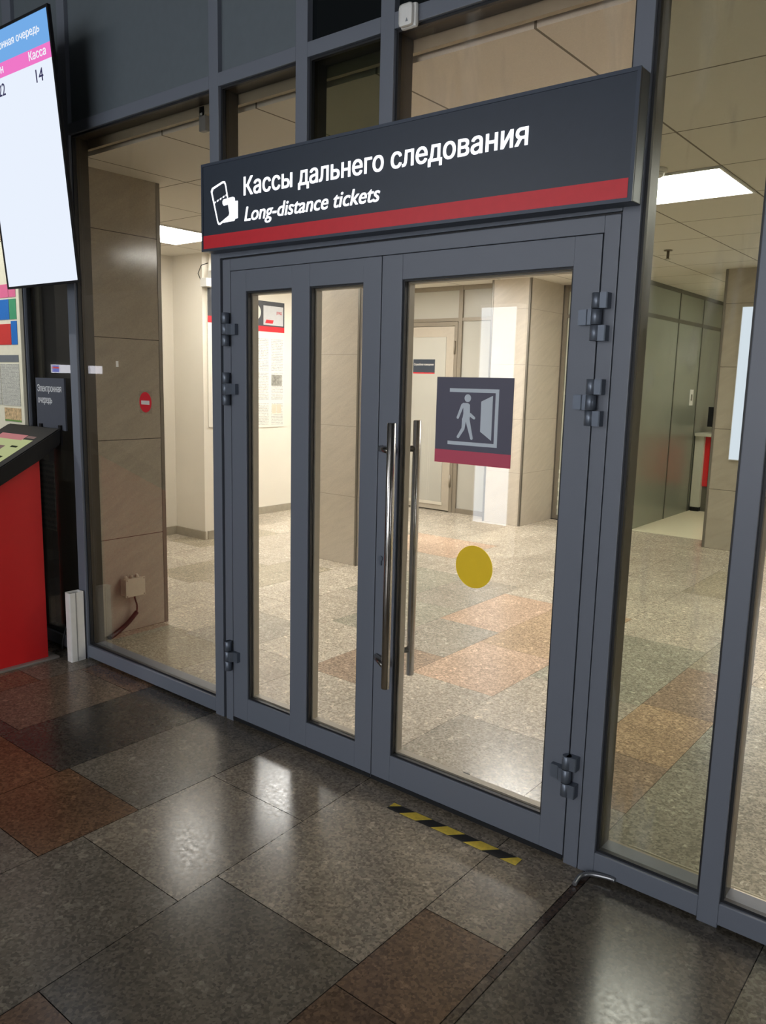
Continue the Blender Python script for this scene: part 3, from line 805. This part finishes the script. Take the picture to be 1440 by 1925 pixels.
text('column_lettering', 'Касса', .140, .291, .418, .036, WT, FD, qd, offset=.01)
text('number', '22', -.176, -.112, .316, .055, DT, FD, qd)
text('number', '14', .183, .247, .315, .056, DT, FD, qd)
mbox('bracket_arm', (-.03, .03, .05, .195, .0, .06), BLACK, qd)
mbox('bracket_arm', (-.03, .03, .05, .165, -.36, -.30), BLACK, qd)
qd.location = (-2.1645, -.207, 2.6772)
qd.rotation_euler = (.0901, 0, .0213)

# ------------------------------------------------------------------ poster board at the far left
pb = empty('poster_board', (-3.1, -.02, 1.3))
tag(pb, 'cream framed board of leaflets and newspaper pages at the left edge', 'notice board')
mbox('board', (-3.55, -2.665, -.028, -.006, 1.22, 2.36), plain('board_cream', s2l(226, 222, 200), .5), pb, .003)
BL = plain('leaflet_blue', s2l(40, 110, 190), .5); RD = plain('leaflet_red', s2l(200, 60, 56), .5); PK = plain('leaflet_pink', s2l(220, 110, 150), .5); GN = plain('leaflet_green', s2l(70, 150, 110), .5)
NEWS = paper('newspaper', s2l(198, 198, 188), s2l(120, 120, 116), 1.3, 40.)
def sheet(x0, x1, z0, z1, mat, name='leaflet'): return mbox(name, (x0, x1, -.0305, -.0285, z0, z1), mat, pb)
sheet(-2.99, -2.785, 1.92, 2.035, BL); sheet(-2.779, -2.70, 1.92, 2.035, GN)
sheet(-2.99, -2.785, 2.045, 2.12, PK); sheet(-2.779, -2.70, 2.045, 2.12, PK)
sheet(-2.99, -2.775, 1.775, 1.895, RD); sheet(-2.769, -2.70, 1.775, 1.91, BL)
sheet(-2.99, -2.70, 1.675, 1.715, plain('leaflet_grey', s2l(110, 115, 120), .5), 'headline_strip')
sheet(-2.92, -2.70, 1.42, 1.665, NEWS, 'newspaper_page'); sheet(-3.12, -2.928, 1.42, 1.665, NEWS, 'newspaper_page')
sheet(-2.90, -2.70, 1.335, 1.405, plain('picture_strip', s2l(196, 170, 130), .5, vary=.5, scale=60), 'picture_strip')
sheet(-2.90, -2.70, 1.325, 1.335, plain('strip_green', s2l(110, 150, 80), .5), 'green_strip')
for x in (-3.5, -3.3): sheet(x, x+.17, 1.8, 2.04, BL if x < -3.4 else RD); 

# ------------------------------------------------------------------ pillars in the hall
def pillar(x0, x1, y0, y1, mat, label, trims=((1, 0), (0, 0), (1, 1))):
    t = empty('pillar', ((x0+x1)/2, (y0+y1)/2, 0)); tag(t, label, 'pillar')
    mbox('tile_cladding', (x0, x1, y0, y1, 0, ZC-.0005), mat, t)
    w = .022
    for sx, sy in trims:
        x = x1 if sx else x0; y = y1 if sy else y0
        bm = bmesh.new()
        dx = -1 if sx else 1; dy = -1 if sy else 1; e = .003
        bx = sorted((x-dx*e, x+dx*w)); by = sorted((y-dy*e, y+dy*w))
        # L-shaped corner strip
        box(bm, bx[0], bx[1], *sorted((y-dy*e, y)), .001, ZC-.001)
        box(bm, *sorted((x-dx*e, x)), by[0], by[1], .001, ZC-.001)
        keep(link('corner_trim', bm, BRUSH), t)
    return t
pillar(-3.0, -2.39, .20, .742, STONE, 'beige tiled pillar directly behind the pane left of the door', ((1, 1), (1, 0)))
pillar(-3.02, -2.543, 2.83, 3.54, STONE2, 'beige tiled pillar in the hall behind the left door leaf', ((0, 0), (1, 0), (1, 1)))
pillar(-3.0, -2.505, 5.65, 6.45, STONE2, 'beige tiled pillar against the back wall seen through the right door pane', ((1, 0), (0, 0), (1, 1)))
pillar(-.56, .30, 6.0, 6.6, STONE, 'beige tiled pillar with a white light panel right of the corridor', ((0, 0), (1, 0)))
lb = empty('advertising_lightbox', (-.2, 5.985, .93)); tag(lb, 'tall white glowing panel on the far right tiled pillar', 'lightbox')
mbox('frame', (-.375, .03, 5.975, 5.999, .92, 2.41), WHITEPL, lb)
mbox('glowing_face', (-.368, .023, 5.971, 5.9745, .928, 2.402), emit('panel_white', s2l(222, 232, 255), 1.75), lb)

# junction box low on the left pillar
jb = empty('junction_box', (-2.355, .46, .23)); tag(jb, 'cream junction box low on the left tiled pillar', 'junction box')
mbox('box', (-2.389, -2.335, .395, .525, .245, .352), OFFW, jb, .003)
mbox('lid', (-2.335, -2.322, .390, .530, .240, .357), OFFW, jb, .003)
for y, z in ((.399, .248), (.521, .248), (.399, .349), (.521, .349)): mtube('screw', [(-2.323, y, z), (-2.3205, y, z)], .0035, plain('screw_dark', s2l(110, 100, 84), .4), jb, 10)
for y in (.415, .455, .495): mtube('cable_gland', [(-2.362, y, .350), (-2.362, y, .366), (-2.362, y, .372)], [.013, .011, .006], OFFW, jb, 14)
for z in (.275, .32): mtube('cable_gland', [(-2.362, .397, z), (-2.362, .386, z)], .012, OFFW, jb, 14)
def smooth_tube(name, pts, r, mat):
    return corrugated(name, pts, r, mat, None, None, .012, 10)
o = smooth_tube('power_cable', [(-2.355, .468, .246), (-2.352, .474, .21), (-2.35, .484, .17), (-2.352, .482, .13)], .006, plain('cable_brown', s2l(66, 46, 36), .5))
tag(o, 'thin dark cable hanging from under the junction box', 'cable')
o = corrugated('cable_sleeve', [(-2.352, .484, .128), (-2.355, .42, .07), (-2.36, .36, .03), (-2.345, .30, .012), (-2.33, .27, .011)], .0155, plain('sleeve_brown', s2l(50, 32, 29), .5), 'dark corrugated cable sleeve running down to the floor by the left pillar', 'cable', .006, 12)

# ------------------------------------------------------------------ back partition and service door
bp = empty('wall_back', (-4.0, 5.95, 0)); tag(bp, 'frosted panel partition with the service door at the back of the hall', 'partition', kind='structure')
PY = 5.90
def bpart(name, b, mat): return mbox(name, b, mat, bp)
bpart('frosted_panel', (-5.15, -4.41, PY+.02, PY+.04, 0, ZC), FROST)
bpart('frosted_panel', (-4.41, -3.62, PY+.02, PY+.04, 2.39, 2.72), FROST)
bpart('frosted_panel', (-3.56, -3.06, PY+.02, PY+.04, .0, 2.36), FROST)
bpart('frosted_panel', (-3.56, -3.06, PY+.02, PY+.04, 2.39, 2.72), FROST)
bpart('rail', (-5.15, -3.0, PY, PY+.05, 2.72, ZC), ALU); bpart('rail', (-5.15, -3.0, PY, PY+.05, 2.355, 2.395), ALU)
bpart('rail', (-3.56, -3.0, PY, PY+.05, 0, .06), ALU)
for x in (-4.44, -3.585, -3.06): bpart('post', (x-.028, x+.028, PY-.005, PY+.05, 0, ZC), ALU)
sd = empty('door_3', (-4.0, PY, 0)); tag(sd, 'beige service door with a small dark sign in the back partition', 'door', kind='structure')
mbox('door_frame', (-4.41, -3.615, PY-.012, PY+.05, 2.30, 2.35), ALU, sd); mbox('door_frame', (-3.655, -3.613, PY-.012, PY+.05, 0, 2.30), ALU, sd)
mbox('door_leaf', (-4.41, -3.66, PY-.008, PY+.03, .015, 2.295), plain('door_taupe', s2l(176, 166, 150), .4), sd)
bm = bmesh.new(); box(bm, -4.32, -3.775, PY-.013, PY-.007, .11, 2.17, .004); keep(link('door_panel', bm, FROST), sd)
bm = bmesh.new(); box(bm, -4.34, -3.755, PY-.017, PY-.008, .075, .115, .003); keep(link('kick_rail', bm, plain('kick', s2l(205, 198, 182), .35)), sd)
for z in (1.96, .32): mtube('door_hinge', [(-3.645, PY-.02, z), (-3.645, PY-.02, z+.16)], .012, ALU, sd, 12)
ss = empty('service_sign', (-4.1, PY-.015, 1.72)); tag(ss, 'small dark service room sign with red edge on the beige back door', 'sign')
mbox('plate', (-4.268, -3.935, PY-.018, PY-.0135, 1.735, 1.898), SIGNBLK, ss)
mbox('red_stripe', (-4.268, -3.935, PY-.018, PY-.0135, 1.722, 1.7345), SIGNRED, ss)
text('lettering', 'Служебное помещение', -4.255, -3.950, 1.822, .026, plain('svc_white', s2l(225, 222, 215), .5), facing(PY-.0181), ss)
# right part of the back wall: glazed partition with horizontal bands
wr = empty('wall_back_middle', (-2.0, 6.48, 0)); tag(wr, 'frosted glazed partition between the back pillar and the corridor', 'partition', kind='structure')
def wpart(name, b, mat): return mbox(name, b, mat, wr)
wpart('frosted_panel', (-2.50, -1.52, 6.48, 6.50, 0, ZC), plain('pale_green_frost', s2l(206, 208, 188), .25, vary=.03, scale=3))
wpart('rail', (-2.50, -1.52, 6.455, 6.50, 2.70, ZC), ALU); wpart('rail', (-2.50, -1.52, 6.455, 6.50, 2.40, 2.44), ALU); wpart('rail', (-2.50, -1.52, 6.455, 6.50, 0, .05), ALU)
wpart('post', (-2.50, -2.455, 6.45, 6.50, 0, ZC), ALU); wpart('post', (-1.56, -1.50, 6.45, 6.50, 0, ZC), ALU)
for k in range(5): wpart('band', (-2.455, -1.56, 6.474, 6.48, .12+k*.11, .165+k*.11), plain('band_white', s2l(226, 226, 208), .4))
# grey panelled corridor wall
gw = empty('wall_corridor_left', (-1.5, 8, 0)); tag(gw, 'grey panelled corridor wall beyond the olive pane', 'wall', kind='structure')
ys = [6.38, 7.46, 8.34, 9.5]
for a, b in zip(ys, ys[1:]):
    mbox('panel', (-1.53, -1.492, a+.012, b-.012, 0.0, 2.385), GREYPAN, gw); mbox('upper_panel', (-1.53, -1.492, a+.012, b-.012, 2.43, 2.73), GREYPAN, gw)
for y in ys: mbox('post', (-1.54, -1.485, y-.012, y+.012, 0, ZC), plain('panel_post_%d' % int(y*100), s2l(96, 96, 86), .35, .4), gw)
mbox('rail', (-1.54, -1.486, 6.392, 9.488, 2.385, 2.43), plain('panel_rail', s2l(92, 92, 82), .35, .4), gw); mbox('rail', (-1.54, -1.486, 6.392, 9.488, 2.73, ZC), plain('panel_rail_b', s2l(92, 92, 82), .35, .4), gw)
sw = empty('light_switch', (-1.49, 8.17, 1.45)); tag(sw, 'small pale switch plate on the grey corridor wall', 'switch')
mbox('plate', (-1.491, -1.483, 8.06, 8.18, 1.40, 1.60), WHITEPL, sw, .002); mbox('rocker', (-1.4835, -1.479, 8.095, 8.14, 1.46, 1.54), plain('rocker_dark', s2l(120, 120, 110), .4), sw)
# counter at the end of the corridor
ct = empty('counter_desk', (-1.2, 8.7, 0)); tag(ct, 'white and red counter desk at the end of the corridor', 'desk')
mbox('body', (-1.478, -1.365, 8.40, 9.0, .06, 1.0), plain('counter_white', s2l(205, 204, 190), .4), ct); mbox('red_front', (-1.364, -.80, 8.46, 9.0, .34, 1.0), RED, ct)
mbox('plinth', (-1.364, -.80, 8.48, 9.0, .0, .34), plain('counter_plinth', s2l(96, 94, 84), .4), ct); mbox('worktop', (-1.480, -.78, 8.36, 9.02, 1.0, 1.04), plain('counter_top', s2l(200, 198, 184), .3), ct); mbox('foot', (-1.475, -1.37, 8.42, 8.98, 0, .06), BLACK, ct)
mn = empty('monitor', (-1.25, 8.6, 1.04)); tag(mn, 'dark monitor standing on the far counter', 'monitor')
mbox('screen', (-1.40, -1.0, 8.58, 8.61, 1.12, 1.38), BLACK, mn, .004); mbox('stand', (-1.25, -1.15, 8.58, 8.64, 1.04, 1.14), BLACK, mn)

# ------------------------------------------------------------------ information boards on the cream walls
def info_board(x, ya, yb, z0, z1, label, first):
    t = empty('information_board', (x, (ya+yb)/2, z0)); tag(t, label, 'notice board', 'information boards on the cream walls')
    BW = plain('board_white', s2l(240, 236, 224), .45, vary=.01)
    mbox('panel', (x+.001, x+.009, ya, yb, z0, z1), BW, t)
    zh = z1-(z1-z0)*.195
    mbox('header', (x+.0092, x+.0105, ya, yb, zh, z1), plain('header_dark', s2l(74, 76, 82), .4), t)
    mbox('red_stripe', (x+.0092, x+.0107, ya, yb, zh-.062, zh), plain('header_red', s2l(214, 48, 58), .4), t)
    F = facing_px(x+.0107)
    def disc(cy, cz, r, xx, mat, name):
        bm = bmesh.new(); a = [bm.verts.new((xx, y, z)) for y, z in circ(cy, cz, r)]; bm.faces.new(a)
        ex = bmesh.ops.extrude_face_region(bm, geom=bm.faces[:])
        for g_ in ex['geom']:
            if isinstance(g_, bmesh.types.BMVert): g_.co.x += .0008
        bmesh.ops.recalc_face_normals(bm, faces=bm.faces); o = link(name, bm, mat); keep(o, t); return o
    cy = yb-.47 if not first else ya+.145
    ds = disc(cy, (zh+z1)/2+.01, .095, x+.0106, BW, 'information_disc')
    text('lettering', 'i', cy-.028, cy+.028, (zh+z1)/2-.055, .118, plain('i_dark', s2l(60, 62, 68), .4), facing_px(x+.0116), ds, shear=.2, offset=.05)
    if not first:
        sh = mbox('header_sheet', (x+.0107, x+.0115, yb-.335, yb-.02, zh+.015, z1-.05), plain('sheet_grey', s2l(205, 206, 208), .4), t)
        text('lettering', 'ржд', yb-.125, yb-.045, z1-.135, .034, plain('logo_red', s2l(200, 60, 70), .4), facing_px(x+.0117), sh, offset=.01)
        bm = bmesh.new()
        a = [bm.verts.new((x+.0117, y, z)) for y, z in ((yb-.31, zh+.035), (yb-.19, zh+.035), (yb-.175, zh+.075), (yb-.29, zh+.075))]; bm.faces.new(a)
        o = link('red_tab', bm, plain('tab_red', s2l(214, 48, 58), .4)); keep(o, sh)
    # printed pages in two columns
    k = 0
    for r_, (za, zb) in enumerate(((1.70, 2.08), (1.36, 1.69), (1.07, 1.33))):
        for c_ in range(3):
            y1_ = yb-.02-c_*.235; y0_ = y1_-.19
            if y0_ < ya: continue
            pg = mbox('printed_page', (x+.0092, x+.0101, y0_, y1_, za, zb), paper('page_%d%d%d' % (r_, c_, first), s2l(238, 235, 225), s2l(158, 157, 155), r_+c_*2.7, 16.), t); k += 1
            if (r_, c_) == (1, 0): mbox('photograph', (x+.0101, x+.0108, y0_+.0, y1_-.02, zb-.16, zb-.03), plain('photo_grey_%d' % first, s2l(150, 148, 140), .4, vary=.6, scale=22), pg)
            if (r_, c_) == (2, 0):
                for q in (0, 1): mbox('certificate', (x+.0101, x+.0108, y0_+.01+q*.08, y0_+.08+q*.08, zb-.13, zb-.02), plain('certificate_%d%d' % (first, q), s2l(222, 210, 188), .4), pg)
            if (r_, c_) == (1, 1) and first: mbox('photograph', (x+.0101, x+.0108, y0_+.02, y1_-.02, zb-.2, zb-.06), plain('photo_blue', s2l(90, 120, 160), .4, vary=.5, scale=22), pg)
    return t
info_board(-5.15, 3.52, 4.455, 1.04, 2.50, 'white information board with dark i header on the farther cream wall', False)
info_board(-4.37, 2.685, 3.24, 1.125, 2.46, 'white information board on the side of the cream pier nearer the glass', True)
# surveillance camera on the pier
cv = empty('security_camera', (-4.36, 2.72, 2.5)); tag(cv, 'white bracket security camera high on the cream pier', 'camera')
mbox('bracket', (-4.37, -4.30, 2.70, 2.76, 2.53, 2.62), WHITEPL, cv, .004); mtube('arm', [(-4.33, 2.73, 2.62), (-4.33, 2.73, 2.774)], .011, ALU, cv, 12)
mbox('body', (-4.36, -4.27, 2.60, 2.74, 2.46, 2.54), WHITEPL, cv, .006); mtube('lens_barrel', [(-4.30, 2.70, 2.45), (-4.20, 2.84, 2.40)], .032, plain('cam_grey', s2l(96, 96, 98), .4), cv, 18)
mtube('wire', [(-4.36, 2.62, 2.50), (-4.365, 2.58, 2.58), (-4.365, 2.62, 2.66), (-4.365, 2.70, 2.69)], .004, BLACK, cv, 8)
# ticket machine, only a sliver shows beside the second pillar
vm = empty('ticket_machine', (-4.85, 5.35, 0)); tag(vm, 'white machine on a dark base glimpsed left of the second pillar', 'machine')
mbox('body', (-5.10, -4.62, 5.12, 5.70, .12, 1.65), plain('machine_white', s2l(240, 240, 232), .35), vm, .01); mbox('base', (-5.09, -4.64, 5.14, 5.70, 0, .12), BLACK, vm)
for z in (.66, 1.22): mbox('red_mark', (-5.05, -4.95, 5.116, 5.12, z, z+.03), SIGNRED, vm)

# ------------------------------------------------------------------ lobby lights added behind the viewer, and lit panels mirrored in the glass
for i, (x, y) in enumerate(((1.2, -6.4),)):
    ceiling_light(x-.6, x+.6, y-.6, y+.6, 'large square light panel added in the lobby ceiling, unseen behind the viewer', 4.598, LAMP2, 'light panels added in the lobby ceiling')
FILL_GLOW = emit('fill_panel_light', (.96, .97, 1, 1), SHOP)
def fill_panel(name, b, fr, label):  # unseen glowing panels, added to light the facade
    t = empty(name, ((b[0]+b[1])/2, (b[2]+b[3])/2, b[4])); tag(t, label, 'light panel')
    mbox('lit_face', b, FILL_GLOW, t); mbox('frame', fr, WHITEPL, t)
fill_panel('added_fill_panel', (6.96, 6.97, -3.2, -2.7, .9, 3.0), (6.971, 6.999, -3.25, -2.65, .85, 3.05), 'narrow glowing panel added at the right end wall of the lobby')
fill_panel('added_fill_panel', (-.6, 3.2, -7.97, -7.96, .9, 3.2), (-.65, 3.25, -7.999, -7.971, .85, 3.25), 'wide glowing panel added at the rear wall of the lobby to light the facade')
fill_panel('added_fill_strip', (-6.6, -2.4, -7.97, -7.96, 3.4, 4.2), (-6.65, -2.35, -7.999, -7.971, 3.35, 4.25), 'long glowing strip added high on the rear wall of the lobby')
bn = empty('lit_banner', (-6.99, -2.77, 1.67)); tag(bn, 'narrow lit white banner on the left lobby wall mirrored beside the kiosk', 'banner')
mbox('panel', (-6.999, -6.985, -3.09, -2.44, 1.622, 1.715), emit('banner_white', (.9, .9, 1, 1), 5.), bn)
mbox('blue_block', (-6.985, -6.983, -2.53, -2.445, 1.63, 1.707), emit('banner_blue', (.25, .3, .9, 1), 4.), bn)
mbox('red_block', (-6.983, -6.982, -2.53, -2.445, 1.67, 1.69), emit('banner_red', (.9, .15, .15, 1), 4.), bn)
t = empty('advertising_column', (-1.94, -4.05, 0)); tag(t, 'tall narrow white glowing column in the lobby mirrored in the right door pane', 'lightbox')
mbox('housing', (-2.14, -1.74, -4.15, -4.0, 0, 2.33), WHITEPL, t, .004)
mbox('glowing_face', (-2.118, -1.755, -3.9995, -3.994, .31, 2.30), emit('column_white', (.80, .89, 1, 1), 5.2), t)
sp = empty('added_spotlight', (-3.5, -1.0, 3.3)); tag(sp, 'small black lamp added out of view to light the poster board at the left', 'added_spotlight')  # unseen lamp, added to brighten the poster board
aim = (Vector((-2.9, -.02, 1.75))-Vector((-3.5, -1.0, 3.3))).normalized()
mtube('housing', [Vector((-3.5, -1.0, 3.3))-aim*.14, Vector((-3.5, -1.0, 3.3))-aim*.02], .045, BLACK, sp)
mtube('stem', [(-3.5, -1.0, 4.6), tuple(Vector((-3.5, -1.0, 3.3))-aim*.10)], .008, BLACK, sp)
al = bpy.data.lights.new('added_spot_lamp', 'SPOT'); al.energy = SIDE; al.shadow_soft_size = .03; al.color = (1, .97, .90)
al.spot_size = math.radians(46); al.spot_blend = .5
so = bpy.data.objects.new('added_spot_lamp', al); COL.objects.link(so); so.location = (-3.5, -1.0, 3.3)
so.rotation_euler = aim.to_track_quat('-Z', 'Y').to_euler(); keep(so, sp)
